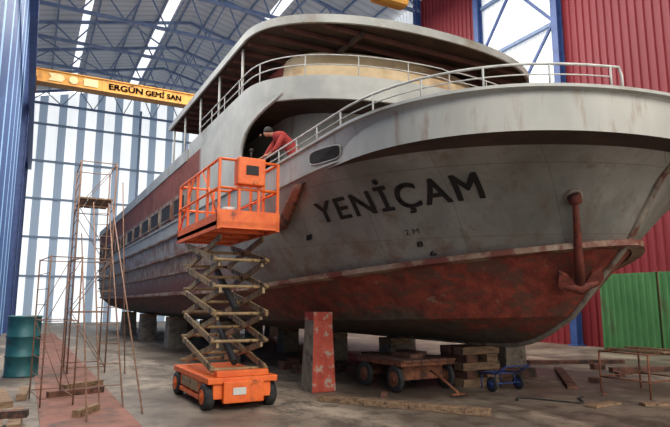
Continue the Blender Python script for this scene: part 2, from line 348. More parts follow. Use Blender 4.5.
# ------------------------------------------------------------ SHIP
CX=8.3
ship=empty("motor_yacht",(CX,22,.9),"large grey passenger motor yacht under repair, standing on keel blocks","ship")
def cl(v,a=0.,b=1.): return max(a,min(b,v))
base=[.9,1.04,1.30,2.0,2.6,3.2,3.82,4.3]; rise=[0,.05,.25,.72,.55,.38,.15,.11]; strn=[.3,.3,.2,.05,0,0,0,0]
Yst=[8.3,7.6,6.85,5.72,5.4,5.08,4.6,4.25]; BB=[.06,2.0,3.3,3.95,4.08,4.15,4.2,4.2]
LN=[3,8,7,8,7,6,4.2,3.4]; QQ=[1,.88,.8,.74,.68,.6,.44,.42]; PP=[2,2,2,2,2,2.1,2.3,2.4]
TP=.02
def zl(j,Y): return base[j]+rise[j]*cl((13-Y)/8)**1.4+strn[j]*cl((Y-32)/9)**2
def bl(j,Y):
    u=cl((Y-Yst[j])/LN[j]); b=BB[j]*(1-(1-u)**PP[j])**QQ[j]
    return b*(1-TP*cl((Y-28)/12)**2)
NI=80; YS=41.5; K=4
ctrl=[]
for j in range(8):
    r=[]
    for i in range(NI+1):
        g=(i/NI)**2.1; Yv=Yst[j]+(YS-Yst[j])*g; r.append(Vector((bl(j,Yv),Yv,zl(j,Yv))))
    ctrl.append(r)
def cr(p0,p1,p2,p3,t): return .5*((2*p1)+(-p0+p2)*t+(2*p0-5*p1+4*p2-p3)*t*t+(-p0+3*p1-3*p2+p3)*t**3)
rows=[]
for j in range(7):
    lo,hi=(0,2) if j<2 else ((2,3) if j<3 else ((3,6) if j<6 else (6,7)))
    for k in range(K):
        t=k/K; r=[]
        for i in range(NI+1):
            p1,p2=ctrl[j][i],ctrl[j+1][i]; p0=ctrl[j-1][i] if j-1>=lo else 2*p1-p2; p3=ctrl[j+2][i] if j+2<=hi else 2*p2-p1
            r.append(cr(p0,p1,p2,p3,t))
        rows.append(r)
rows.append(ctrl[7])
def sb(p,off=0): return Vector((CX-p.x-off,p.y,p.z))
def pt(p,off=0): return Vector((CX+p.x+off,p.y,p.z))
bm=BM(); sharp=[]
for side in(sb,pt):
    V=[[bm.verts.new(side(p)) for p in r] for r in rows]
    for a in range(len(V)-1):
        for i in range(NI):
            q4=[V[a][i],V[a][i+1],V[a+1][i+1],V[a+1][i]]
            if side is pt: q4=q4[::-1]
            f=bm.faces.new(q4); f.smooth=True; f.material_index=1 if a<3*K else (0 if a<6*K else 2)
    for i in range(NI):
        e_=bm.edges.get((V[2*K][i],V[2*K][i+1])); 
        if e_: e_.smooth=False
for a in range(len(rows)-1):
    p,q2=rows[a][NI],rows[a+1][NI]
    f=bm.faces.new([bm.verts.new(sb(p)),bm.verts.new(pt(p)),bm.verts.new(pt(q2)),bm.verts.new(sb(q2))]); f.material_index=1 if a<3*K else 0
for i in range(NI):
    a,b=rows[0][i],rows[0][i+1]
    bm.faces.new([bm.verts.new(x) for x in(sb(a),pt(a),pt(b),sb(b))]).material_index=1
bmesh.ops.remove_doubles(bm,verts=bm.verts,dist=.004)
bmesh.ops.recalc_face_normals(bm,faces=bm.faces)
bvh=BVHTree.FromBMesh(bm)
for e_ in bm.edges:
    if len(e_.link_faces)==2 and (e_.link_faces[0].material_index!=e_.link_faces[1].material_index): e_.smooth=False
hull=finish(bm,"hull",[m_top,m_bot,m_bul],ship,recalc=False)
def hit(x,y):
    h=bvh.ray_cast(CAM,raydir(x,y)); 
    n=h[1] if h[1] is not None else Vector((-1,-1,0)).normalized()
    if n.dot(raydir(x,y))>0: n=-n
    return (h[0] if h[0] is not None else CAM+raydir(x,y)*9),n
def hull_z(x,y):
    h=bvh.ray_cast(Vector((x,y,-1)),Vector((0,0,1))); return h[0].z if h[0] is not None else 9
stem=[Vector((CX,r[0].y-.01,r[0].z)) for r in rows]
bm=BM(); path(bm,[Vector((CX,p.y,p.z)) for p in rows[0][:2:-4]]+stem,.055,8); finish(bm,"stem_and_keel_bar",m_keel,ship)
bm=BM(); DZ=3.85
inner=[Vector((max(p.x-.07,0),p.y+ .06*(1-cl(p.x/3)),p.z)) for p in ctrl[7]]
for side in(sb,pt):
    loft(bm,[[side(Vector((p.x,p.y,DZ))) for p in inner],[side(p) for p in inner]])
loft(bm,[[sb(Vector((p.x,p.y,DZ))) for p in inner],[pt(Vector((p.x,p.y,DZ))) for p in inner]],mi=1,smooth=False)
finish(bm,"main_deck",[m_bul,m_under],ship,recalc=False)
def rail_strip(name,row,i0,i1,off,w,h,mat,dz=0):
    for side,s in((sb,-1),(pt,1)):
        bm=BM(); prof=[(-.02,-h/2),(w,-h/2*.6),(w,h/2*.6),(-.02,h/2)]; rws=[]
        for i in range(i0,i1+1):
            p=row[i]; a=row[max(i-1,0)]; b=row[min(i+1,NI)]; t=(b-a); n=Vector((t.y,-t.x,0)); n=n.normalized() if n.length>1e-6 else Vector((1,0,0))
            if i==0: n=Vector((0,-1,0))
            rws.append([side(p+n*(o+off)+Vector((0,0,zz+dz))) for o,zz in prof]+[side(p+n*(prof[0][0]+off)+Vector((0,0,prof[0][1]+dz)))])
        loft(bm,rws,smooth=False); finish(bm,name,mat,ship)
rail_strip("cap_rail",ctrl[7],0,NI,0,.05,.07,m_grey,.01)
rail_strip("knuckle_rail",ctrl[6],0,NI-30,0,.035,.05,m_bul)
rail_strip("chine_rail",ctrl[3],0,NI-1,0,.18,.15,m_ledge)
i13=next(i for i in range(NI) if ctrl[5][i].y>12.2)
rail_strip("rubbing_strake",ctrl[5],i13,NI,0,.12,.15,m_strake)
rail_strip("rubbing_strake",ctrl[6],i13+2,NI,0,.09,.1,m_strake,.02)
rail_strip("rubbing_strake",ctrl[4],i13+3,NI,0,.09,.1,m_ledge,.05)
def hull_text(txt,pa,pb,h,name,bold=.02,space=1.0):
    bm=text_bm(txt,bold,4,space); P0,_=hit(*pa); P1,_=hit(*pb)
    xs=[v.co.x for v in bm.verts]; a,b=min(xs),max(xs)
    d=P1-P0; dh=Vector((d.x,d.y,0)).normalized(); nin=Vector((-dh.y,dh.x,0)); 
    if nin.dot(Vector((CX,15,0))-P0)<0: nin=-nin
    for v in bm.verts:
        g=P0+d*((v.co.x-a)/(b-a))+Vector((0,0,v.co.y/.73*h)); h0=bvh.ray_cast(g-nin*3,nin)
        if h0[0] is not None:
            n=h0[1]; n=-n if n.dot(nin)>0 else n
            v.co=h0[0]+n*.012
        else: v.co=g
    return finish(bm,name,m_letter,ship,recalc=False)
hull_text("YENİÇAM",(321,223),(486,197),.325,"ship_name_lettering",.023,1.17)
hull_text("2 M",(406,235),(420,233),.085,"draught_mark",.0)
hull_text("8",(418,247),(424,246),.085,"draught_mark",.01)
hull_text("6",(431,256),(437,255),.085,"draught_mark",.01)
def patch(name,cs,mat,off=.03,nx=6,ny=6,parent=ship):
    bm=BM(); G=[];H=[]
    for j in range(ny+1):
        r=[];r2=[]
        for i in range(nx+1):
            u,v=i/nx,j/ny; x=(cs[0][0]*(1-u)+cs[1][0]*u)*(1-v)+(cs[3][0]*(1-u)+cs[2][0]*u)*v; y=(cs[0][1]*(1-u)+cs[1][1]*u)*(1-v)+(cs[3][1]*(1-u)+cs[2][1]*u)*v
            p,n=hit(x,y); r.append(p+n*off); r2.append(p-n*.01)
        G.append(r);H.append(r2)
    A=loft(bm,G); Bv=loft(bm,H)
    ring=lambda V:[V[0][i] for i in range(nx+1)]+[V[j][nx] for j in range(1,ny+1)]+[V[ny][i] for i in range(nx-1,-1,-1)]+[V[j][0] for j in range(ny-1,0,-1)]
    ra,rb=ring(A),ring(Bv); L=len(ra)
    for k in range(L): bm.faces.new([ra[k],ra[(k+1)%L],rb[(k+1)%L],rb[k]])
    return finish(bm,name,mat,parent)
def oval(name,c,ax,ay,slope,mat,off,tubr=0,pw=.5,n=28):
    P0,nn=hit(*c); pts=[]
    for k in range(n):
        t=2*math.pi*k/n; dx=ax*abs(math.cos(t))**pw*math.copysign(1,math.cos(t)); dy=ay*abs(math.sin(t))**pw*math.copysign(1,math.sin(t))
        p,n_=hit(c[0]+dx,c[1]+dy+slope*dx); pts.append(p+n_*off)
    bm=BM()
    if tubr: path(bm,pts,tubr,6,closed=True)
    else:
        cv=bm.verts.new(P0+nn*off); vs=[bm.verts.new(p) for p in pts]
        for k in range(n): bm.faces.new([cv,vs[k],vs[(k+1)%n]])
    return finish(bm,name,mat,ship,recalc=bool(tubr))
patch("rusty_strake_end",[(297,184),(306,182),(288,228),(277,230)],m_rust,.07)
oval("fairlead_opening",(326,155),14.5,6.3,-.3,m_hole,.03)
oval("fairlead_frame",(326,155),15.5,7.2,-.3,m_grey,.02,.014)
patch("mooring_pipe",[(307,235),(312,234),(312,239),(307,240)],m_hole,.02)
# anchor
hp,hn=hit(573,196); lp,ln=hit(576,280)
bm=BM(); lathe(bm,hp-hn*.05,hn,[(.08,0),(.14,.02),(.14,.08),(.11,.11),(.08,.1),(.07,.04)],20,mis=[0,0,0,0,1,1]); finish(bm,"hawse_pipe",[m_keel,m_dark],ship)
ank=empty("anchor",hp,None,None,parent=ship)
a0=hp+hn*.1; a1=lp+ln*.24
dd=(a1-a0).normalized(); sd=dd.cross(hn).normalized()
bm=BM(); path(bm,[a0,a0.lerp(a1,.25),a0.lerp(a1,.65),a0.lerp(a1,.92)],[.04,.052,.07,.085],8); lathe(bm,a0-sd*.08,sd,[(.08,0),(.08,.16)],12); finish(bm,"anchor_shank",m_anchor,ank)
bm=BM(); cr_=a0.lerp(a1,.93)
path(bm,[cr_-sd*.27,cr_-sd*.13+dd*.04,cr_+dd*.09,cr_+sd*.13+dd*.04,cr_+sd*.27],[.05,.08,.11,.08,.05],8); finish(bm,"anchor_crown",m_anchor,ank)
for s in(-1,1):
    bm=BM(); p0=cr_+sd*s*.16
    vs=[p0-sd*s*.12+dd*.1,p0+sd*s*.1+dd*.08,p0+sd*s*.19-dd*.05,p0+sd*s*.16-dd*.3,p0+sd*s*.03-dd*.2,p0-sd*s*.06-dd*.06]
    A=[bm.verts.new(v+hn*.04) for v in vs];B_=[bm.verts.new(v-hn*.04) for v in vs]
    bm.faces.new(A);bm.faces.new(B_[::-1])
    for k in range(6): bm.faces.new([A[k],A[(k+1)%6],B_[(k+1)%6],B_[k]])
    finish(bm,"anchor_fluke",m_anchor,ank)
def outl(y0,y1,B,Ln,p=2.4,q_=.45,n=26):
    pts=[]
    for i in range(n+1):
        u=(i/n)**2; pts.append((B*(1-(1-u)**p)**q_,y0+Ln*u))
    k=max(2,int((y1-y0-Ln)/1.0))
    for i in range(1,k+1): pts.append((B,y0+Ln+(y1-y0-Ln)*i/k))
    return pts
def full(o,z=0,off=0):
    s=[Vector((CX-b-off,y-(off if b<.01 else 0),z)) for b,y in o][::-1]; p=[Vector((CX+b+off,y,z)) for b,y in o][1:]
    return s+p
def slab(name,o,zb,zt,mt,mb,crown=0,parent=ship,mf=None,sub=8):
    bm=BM()
    def grid(z,cr):
        R=[]
        for b,y in o: R.append([Vector((CX-b+2*b*k/sub,y,z+cr*(1-(2*k/sub-1)**2))) for k in range(sub+1)])
        return R
    loft(bm,grid(zt,crown),0); loft(bm,grid(zb,crown),1)
    a=full(o,zt);b=full(o,zb); loft(bm,[a,b],2)
    e1=grid(zt,crown)[-1];e2=grid(zb,crown)[-1]; loft(bm,[e1,e2],2)
    return finish(bm,name,[mt,mb,mf or mt],parent,recalc=False)
def wallband(name,o,z0,z1,th,mats,parent=ship,lean=0,mifun=None):
    bm=BM(); A=full(o,z0);B_=full(o,z1)
    if lean: B_=[Vector((CX+(v.x-CX)*(1-lean*.25),v.y+lean*(1 if v.y<o[0][1]+2 else 0),v.z)) for v in B_]
    ins=lambda L:[Vector((v.x-(th if v.x>CX+.5 else (-th if v.x<CX-.5 else 0)),v.y+(th if v.y<o[0][1]+1.2 else 0),v.z)) for v in L]
    for (R0,R1) in((A,B_),(B_,ins(B_)),(ins(B_),ins(A)),(ins(A),A)):
        va=[bm.verts.new(p) for p in R0];vb=[bm.verts.new(p) for p in R1]
        for k in range(len(va)-1):
            f=bm.faces.new([va[k],va[k+1],vb[k+1],vb[k]]); f.smooth=True
            if mifun: f.material_index=mifun(A[k])
    for k in(0,-1): bm.faces.new([bm.verts.new(R[k]) for R in(A,B_,ins(B_),ins(A))])
    return finish(bm,name,mats,parent,recalc=False)
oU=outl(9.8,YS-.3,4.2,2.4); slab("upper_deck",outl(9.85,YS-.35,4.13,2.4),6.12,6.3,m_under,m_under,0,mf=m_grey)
oUf=[p for p in oU if p[1]<=17.6]
wallband("upper_bulwark",oUf,6.02,6.55,.06,m_grey)
for s in(-1,1):
    bm=BM(); box2(bm,(CX+s*4.2-.04,17.3,6.05),(CX+s*4.2+.04,YS-.3,6.42)); finish(bm,"deck_edge",m_grey,ship)
oD=outl(11.0,YS-.6,3.1,1.6); wallband("deckhouse",oD,DZ,6.12,.08,[m_bul,m_maroon],mifun=lambda v:0)
for s in(-1,1):
    for y in(13.2,14.8):
        bm=BM(); box2(bm,(CX+s*3.1-.03 if s<0 else CX+3.08,y,4.7),(CX-3.08 if s<0 else CX+3.13,y+.9,5.5)); finish(bm,"deckhouse_window",m_glass,ship)
for s in(-1,1):
    bm=BM(); R=[]
    nz=18
    for k in range(nz+1):
        t=k/nz; z=4.28+(6.08-4.28)*t
        yf=11.75+.55*math.sin(t*math.pi)-1.15*t**3
        row=[yf+(YS-.3-yf)*(i/40) for i in range(41)]
        R.append([Vector((CX+s*(4.21*(1-TP*cl((y-28)/12)**2*(1-t)))-s*(.35*cl((11.9-y)/1.2)**1.5),y,z)) for y in row])
    A=loft(bm,R); loft(bm,[[p+Vector((-s*.06,0,0)) for p in r] for r in R])
    finish(bm,"side_plating",m_side,ship,recalc=False)
    bm=BM(); path(bm,[r[0] for r in R],.035,6); finish(bm,"plating_edge",m_grey,ship)
for i in range(12):
    y=17.3+i*1.95
    bm=BM(); xx=CX-4.21+.004; box2(bm,(xx-.05,y,4.5),(xx-.0,y+1.4,4.98)); 
    o_=finish(bm,"side_window",m_glass,ship)
    bm=BM(); 
    for (a,b,c_,d_) in((y-.04,y+1.44,4.46,4.5),(y-.04,y+1.44,4.98,5.02),(y-.04,y,4.5,4.98),(y+1.4,y+1.44,4.5,4.98)): box2(bm,(xx-.06,a,c_),(xx,b,d_))
    finish(bm,"window_frame",m_strake,o_)
# wheelhouse
oW=outl(10.9,19.6,3.2,1.5); wallband("wheelhouse",oW,6.3,7.76,.08,[m_cream,m_maroon],lean=.35,mifun=lambda v:0 if v.y<12.6 else 1)
wh=bpy.data.objects["wheelhouse"]
for y in(13.4,15.0,16.6,18.2):
    bm=BM(); box2(bm,(CX-3.2,y,6.85),(CX-3.1,y+1.1,7.5)); finish(bm,"cabin_window",m_glass,wh)
wallband("wheelhouse_coaming",outl(10.4,12.6,3.4,1.4),6.3,7.2,.08,m_cream,wh,lean=.3)
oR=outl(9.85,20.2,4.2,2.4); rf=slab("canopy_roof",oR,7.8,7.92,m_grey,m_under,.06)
wallband("canopy_fascia",outl(9.81,20.2,4.24,2.4),7.76,7.95,.05,m_grey,rf)
for k in range(18):
    y=10.5+k*.55; b=4.1*(1-(1-cl((y-9.95)/2.4))**2.4)**.45
    bm=BM(); box2(bm,(CX-b,y-.03,7.71),(CX+b,y+.03,7.81)); finish(bm,"deckhead_beam",m_rib,rf)
for s in(-1,1):
    bm=BM(); box2(bm,(CX+s*2-.04,10.4,7.68),(CX+s*2+.04,20,7.8)); finish(bm,"deckhead_girder",m_under,rf)
for s in(-1,1):
    for y in(12.6,14.5,16.4,18.3,19.9):
        bm=BM(); tube(bm,(CX+s*4.08,y,6.3),(CX+s*4.08,y,7.8),.035); finish(bm,"canopy_post",m_rail,ship)
def arc(pts,s):
    L=[0]
    for i in range(1,len(pts)): L.append(L[-1]+(pts[i]-pts[i-1]).length)
    s=cl(s,0,1)*L[-1]
    for i in range(1,len(pts)):
        if L[i]>=s: return pts[i-1].lerp(pts[i],(s-L[i-1])/max(1e-6,L[i]-L[i-1]))
    return pts[-1]
def guard(name,o,z0,z1,mids,r,step,parent=ship,inset=.08):
    pts=full(o,0,-inset); L=[0]
    for i in range(1,len(pts)): L.append(L[-1]+(pts[i]-pts[i-1]).length)
    e=empty(name,(CX,o[0][1],z0),None,None,parent=parent)
    for z in[z1]+mids:
        bm=BM(); path(bm,[Vector((p.x,p.y,z)) for p in pts],r,8); finish(bm,"rail",m_rail,e)
    n=int(L[-1]/step)
    for k in range(n+1):
        p=arc(pts,k/n); bm=BM(); tube(bm,(p.x,p.y,z0),(p.x,p.y,z1),r*.85,6); finish(bm,"post",m_rail,e)
    return e
guard("upper_railing",[p for p in oU if p[1]<17.2],6.5,7.02,[6.8],.016,1.15)
zr=lambda y:4.33+.11*cl((13-y)/8)**1.4
for side in(sb,pt):
    gb=empty("bow_railing",(CX,5,4.4),None,None,parent=ship)
    g=[side(Vector((p.x-.03,p.y,0))) for p in ctrl[7] if p.y<12.6 and p.x>1.75]
    RH=.28
    for hh_,r_ in((RH,.018),(RH*.5,.01)):
        top=[Vector((p.x,p.y,zr(p.y)+hh_)) for p in g]
        e0=Vector((g[0].x,g[0].y,zr(g[0].y))); f0=top[0]; out=(f0-top[1]); out.z=0; out=out.normalized()*.12
        if hh_==RH: top=[e0+out*1.3,e0+out*1.3+Vector((0,0,RH*.6)),f0+out]+top
        bm=BM(); path(bm,top,r_,8); finish(bm,"rail",m_rail,gb)
    for k in range(12):
        p=arc(g,k/11); bm=BM(); tube(bm,(p.x,p.y,zr(p.y)-.03),(p.x,p.y,zr(p.y)+RH),.015,6); finish(bm,"post",m_rail,gb)
wl=empty("windlass",(CX-.6,6.6,DZ),None,None,parent=ship)
bm=BM(); box2(bm,(CX-1.0,6.3,DZ),(CX-.2,6.9,DZ+.35)); finish(bm,"windlass_base",m_grey,wl,bevel=.03)
bm=BM(); lathe(bm,(CX-1.3,6.6,DZ+.55),(1,0,0),[(.22,0),(.22,.05),(.12,.08),(.12,.5),(.22,.53),(.22,.6),(.12,.65),(.12,1.1),(.2,1.2),(.2,1.25)],20); finish(bm,"windlass_drum",m_rust,wl)
bm=BM(); box2(bm,(6.6,8.2,DZ),(10,9.8,DZ+.75)); finish(bm,"deck_locker",m_cream,ship,bevel=.2)
# ------------------------------------------------------------ supports
def support(x,y,w,col,capm,label="",taper=.8,keel=0):
    tw=w*taper/2
    zt=min(hull_z(x+a*tw,y+b*tw) for a in(-1,-.5,0,.5,1) for b in(-1,0,1))-.004-keel
    bm=BM(); h=zt-.16
    A=[(x-w/2,y-w/2,0),(x+w/2,y-w/2,0),(x+w/2,y+w/2,0),(x-w/2,y+w/2,0)]
    B_=[(x+(a-x)*taper,y+(b-y)*taper,h) for a,b,_ in A]
    va=[bm.verts.new(p) for p in A];vb=[bm.verts.new(p) for p in B_]
    bm.faces.new(va[::-1]);bm.faces.new(vb)
    for k in range(4): bm.faces.new([va[k],va[(k+1)%4],vb[(k+1)%4],vb[k]]).material_index=1 if k==3 else 0
    o=finish(bm,"hull_support",[col,m_conc],label=label,category="support",group="supports under the hull",bevel=.015)
    bm=BM(); ww=w*taper; box2(bm,(x-ww/2,y-ww/2,h),(x+ww/2,y+ww/2,zt)); finish(bm,"timber_cap",capm,o)
support(5.2,10.4,.52,m_redcol,m_redcol,label="flaking red tapered column propping the hull",taper=.8)
for (x,y) in((5.2,16.5),(5.2,22.7),(5.1,28),(5.0,33),(11.4,11.6),(11.4,16.5),(11.4,22),(11.4,28)):
    support(x,y,.75,m_conc,m_wood,label="grey concrete support block with timber cap under the hull",taper=.9)
for y in(12.3,15.5,19,22.5,26,29.5,33,36):
    support(CX,y,.6,m_conc,m_wood,label="concrete keel block with timber cap under the keel",taper=.95,keel=.056)
z=0
for k in range(5):
    for j in range(2):
        bm=BM(); 
        if k%2==0: box2(bm,(8.0,9.35+j*.45,z),(9.0,9.65+j*.45,z+.16))
        else: box2(bm,(8.05+j*.55,9.3,z),(8.35+j*.55,10.15,z+.16))
        finish(bm,"timber_block",m_woodr if (k+j)%2 else m_wood,label="square sawn timber baulk stacked under the keel",category="timber",group="timber stack under the keel",bevel=.01)
    z+=.16
# ------------------------------------------------------------ scissor lift
LX0,LX1,LY0,LY1=2.62,3.8,9.12,11.5
lift=empty("scissor_lift",((LX0+LX1)/2,(LY0+LY1)/2,0),"orange self-propelled scissor lift raised beside the hull","scissor lift")
bm=BM(); box2(bm,(LX0+.1,LY0+.05,.18),(LX1-.1,LY1-.05,.42)); box2(bm,(LX0+.02,LY0+.5,.22),(LX1-.02,LY1-.5,.5))
box2(bm,(LX0,LY0,.42),(LX1,LY1,.52)); box2(bm,(LX0+.25,LY0-.04,.12),(LX1-.25,LY0+.08,.46)); box2(bm,(LX0+.15,LY0+.02,.52),(LX1-.15,LY0+.22,.62)); box2(bm,(LX0,LY0+.52,.12),(LX0+.08,LY1-.52,.2))
ch=finish(bm,"chassis",m_orange,lift,bevel=.015)
for y in(LY0+.62,LY0+1.18):
    bm=BM(); box2(bm,(LX0-.01,y,.25),(LX0+.03,y+.48,.4)); finish(bm,"tray_door",m_arm,ch)
bm=BM(); box2(bm,(LX0+.4,LY0-.055,.25),(LX0+.62,LY0-.03,.36)); finish(bm,"data_plate",m_white,ch)
def wheel(parent,c,ax,r,w,name="wheel",hub=m_orange):
    bm=BM(); c=Vector(c); ax=Vector(ax).normalized()
    lathe(bm,c-ax*w/2,ax,[(r*.5,0.01),(r*.85,0),(r,w*.15),(r,w*.85),(r*.85,w),(r*.5,w-.01)],28,mi=0)
    ob=finish(bm,name,m_black,parent)
    bm=BM(); lathe(bm,c-ax*(w/2+.02),ax,[(r*.15,0),(r*.2,.0),(r*.22,.02),(r*.5,.02),(r*.56,.012),(r*.56,w+.028),(r*.5,w+.02),(r*.2,w+.04)],20); finish(bm,"wheel_hub",hub,ob); return ob
for x in(LX0+.06,LX1-.06):
    for y in(LY0+.26,LY1-.26): wheel(lift,(x,y,.21),(1,0,0),.21,.17)
NL=5; za=.6; zb_=2.84; hh=(zb_-za)/NL; ya,yb=LY0+.18,LY1-.2
for k in range(NL):
    z0=za+k*hh+.03; z1=za+(k+1)*hh-.03; j_=.06*math.sin(k*2.3)
    for xp,xi in((LX0+.12,LX0+.19),(LX1-.16,LX1-.23)):
        bm=BM(); beam(bm,(xp,ya+j_,z0),(xp,yb-j_,z1),.045,.095); finish(bm,"scissor_arm",m_arm,lift)
        bm=BM(); beam(bm,(xi,ya+j_,z1),(xi,yb-j_,z0),.045,.095); finish(bm,"scissor_arm",m_arm,lift)
    for yq,zq in((ya,z0),(yb,z0),((ya+yb)/2,(z0+z1)/2)):
        bm=BM(); tube(bm,(LX0+.08,yq,zq),(LX1-.12,yq,zq),.028,10); finish(bm,"pivot_pin",m_arm,lift)
for k in(0,2):
    z0=za+k*hh; bm=BM(); tube(bm,((LX0+LX1)/2,ya+.3,z0+.1),((LX0+LX1)/2,yb-.5,z0+hh*1.8),.06,12); tube(bm,((LX0+LX1)/2,yb-.5,z0+hh*1.8),((LX0+LX1)/2,yb-.2,z0+hh*2.1),.035,12); finish(bm,"hydraulic_cylinder",m_dark,lift)
PX0,PX1,PY0,PY1,PZ=2.6,3.68,8.85,11.6,2.94
bm=BM(); box2(bm,(PX0,PY0,PZ),(PX1,PY1,PZ+.07)); box2(bm,(PX0,PY0,PZ-.06),(PX0+.06,PY1,PZ+.2)); box2(bm,(PX1-.06,PY0,PZ-.06),(PX1,PY1,PZ+.2)); box2(bm,(PX0,PY0,PZ-.04),(PX1,PY0+.04,PZ+.26)); box2(bm,(PX0,PY1-.04,PZ-.04),(PX1,PY1,PZ+.2))
for y in(9.3,10,10.7): box2(bm,(PX0+.1,y,PZ-.06),(PX1-.1,y+.08,PZ))
plat=finish(bm,"platform",m_orange,lift)
gr_=empty("guardrail",(3.2,10,PZ),None,None,parent=lift)
cs=[(PX0+.03,PY0+.03),(PX1-.03,PY0+.03),(PX1-.03,PY1-.03),(PX0+.03,PY1-.03)]
for z in(PZ+.62,PZ+1.1):
    bm=BM(); 
    for k in range(4): tube(bm,(*cs[k],z),(*cs[(k+1)%4],z),.024)
    finish(bm,"rail",m_orange,gr_)
ps=[]
for k in range(4):
    a,b=cs[k],cs[(k+1)%4]; n=4 if k%2 else 3
    for i in range(n): ps.append((a[0]+(b[0]-a[0])*i/n,a[1]+(b[1]-a[1])*i/n))
for p in ps:
    bm=BM(); box2(bm,(p[0]-.022,p[1]-.022,PZ+.05),(p[0]+.022,p[1]+.022,PZ+1.1)); finish(bm,"post",m_orange,gr_)
bm=BM(); tube(bm,(PX0+.03,PY0+.1,PZ+.2),(PX0+.03,PY0+1.1,PZ+1.1),.018); tube(bm,(PX0+.03,PY1-.1,PZ+.2),(PX0+.03,PY1-1.1,PZ+1.1),.018); finish(bm,"brace",m_orange,gr_)
bm=BM(); box2(bm,(2.9,PY0-.1,PZ+.68),(3.38,PY0+.12,PZ+1.14)); cb=finish(bm,"control_box",m_orange,lift,bevel=.02)
bm=BM(); box2(bm,(3.04,PY0-.12,PZ+.85),(3.25,PY0-.095,PZ+1.0)); finish(bm,"control_panel",m_dark,cb)
bm=BM(); tube(bm,(3.15,PY0,PZ+1.14),(3.15,PY0,PZ+1.28),.02); lathe(bm,(3.15,PY0,PZ+1.26),(0,0,1),[(.02,0),(.035,.02),(.03,.05),(.01,.06)],12); finish(bm,"joystick",m_black,cb)
bm=BM(); lathe(bm,(2.9,9.2,PZ+.075),(0,0,1),[(.1,0),(.11,.02),(.11,.26),(.105,.27)],20); finish(bm,"paint_tin",m_white,label="white paint tin standing on the lift platform",category="tin")
# ------------------------------------------------------------ person
def skinned(name,chain,mat,parent,sub=2):
    me=bpy.data.meshes.new(name+"_s"); vs=[];rs=[];es=[]
    idx={}
    for key,p,r,par in chain:
        idx[key]=len(vs); vs.append(p); rs.append(r)
        if par is not None: es.append((idx[par],idx[key]))
    me.from_pydata(vs,es,[]); ob=bpy.data.objects.new(name+"_s",me); COL.objects.link(ob)
    md=ob.modifiers.new("s",'SKIN'); sv=me.skin_vertices[0].data
    for i,r in enumerate(rs): sv[i].radius=(r,r)
    sv[0].use_root=True; md.use_smooth_shade=True
    s2=ob.modifiers.new("u",'SUBSURF'); s2.levels=sub; s2.render_levels=sub
    bpy.context.view_layer.update(); dg=bpy.context.evaluated_depsgraph_get()
    m2=bpy.data.meshes.new_from_object(ob.evaluated_get(dg)); bm=BM(); bm.from_mesh(m2)
    for f in bm.faces: f.material_index=0; f.smooth=True
    bpy.data.objects.remove(ob); return finish(bm,name,mat,parent,recalc=False)
DY=.3
V=Vector
def V_(x,y,z): return V((x,y+DY,z))
pb=V_(4.72,10.4,DZ); per=empty("person",pb,"worker in a red jacket bending over the bow bulwark","person")
def hand(pre,w,side,dirv):
    out=[]; palm=w+dirv*.07; out.append((pre+"palm",palm,.026,pre+"wr"))
    d=dirv.normalized(); a=V((0,1,0))*side
    for i,(o,l) in enumerate(((-.027,.065),(-.009,.075),(.009,.07),(.026,.055))):
        b=palm+d*.035+a*o; out+= [(pre+"f%da"%i,b,.009,pre+"palm"),(pre+"f%db"%i,b+d*l*.5+V((0,0,-.012)),.0085,pre+"f%da"%i),(pre+"f%dc"%i,b+d*l*.75+V((.02,0,-.035)),.007,pre+"f%db"%i)]
    out+= [(pre+"t1",palm-d*.02-a*.04,.01,pre+"palm"),(pre+"t2",palm+d*.02-a*.055+V((0,0,-.02)),.009,pre+"t1")]
    return out
hip=V_(4.74,10.32,4.72); sp=V_(4.65,10.38,4.95); ch_=V_(4.47,10.46,5.14); nk=V_(4.34,10.54,5.2); hd=V_(4.24,10.61,5.25); ht=V_(4.16,10.65,5.2)
def shp(s): return ch_+V((-.01,s*.17,.0))
def elb(s): return V_(4.3,10.5+s*.22,4.86+.02*s)
def wr(s): return V_(4.19,10.56+s*.12,4.72)
body=[("hip",hip,.1,None),("sp",sp,.09,"hip"),("ch",ch_,.095,"sp"),("nk",nk,.048,"ch"),("hd",hd,.085,"nk"),("ht",ht,.07,"hd")]
for s,n in((-1,"L"),(1,"R")):
    body+=[(n+"h",hip+V((0,s*.1,-.08)),.078,"hip"),(n+"k",V_(4.68,10.37+s*.13,4.29),.055,n+"h"),(n+"a",V_(4.75,10.4+s*.14,DZ+.09),.038,n+"k"),(n+"t",V_(4.6,10.4+s*.15,DZ+.035),.033,n+"a")]
    body+=[(n+"s",shp(s),.05,"ch"),(n+"e",elb(s),.037,n+"s"),(n+"wr",wr(s),.027,n+"e")]+hand(n,wr(s),s,V((-.9,0,-.3)).normalized())
skinned("body",body,m_skin,per)
jk=[("hip",hip+V((0,0,-.02)),.12,None),("sp",sp,.115,"hip"),("ch",ch_,.125,"sp"),("nk",nk.lerp(ch_,.3),.07,"ch")]
for s,n in((-1,"L"),(1,"R")): jk+=[(n+"s",shp(s),.068,"ch"),(n+"e",elb(s),.051,n+"s"),(n+"w",wr(s)+V((.02,0,.02)),.038,n+"e")]
jo=skinned("jacket",jk,m_shirt,per)
bm=BM(); ax=[(hip+V((0,0,-.06)),.14,.16),(hip+V((0,0,.04)),.138,.165),(sp,.13,.165),(sp.lerp(ch_,.5),.13,.18),(ch_,.122,.205),(ch_.lerp(nk,.5),.1,.15),(nk,.062,.068)]
rr=[]
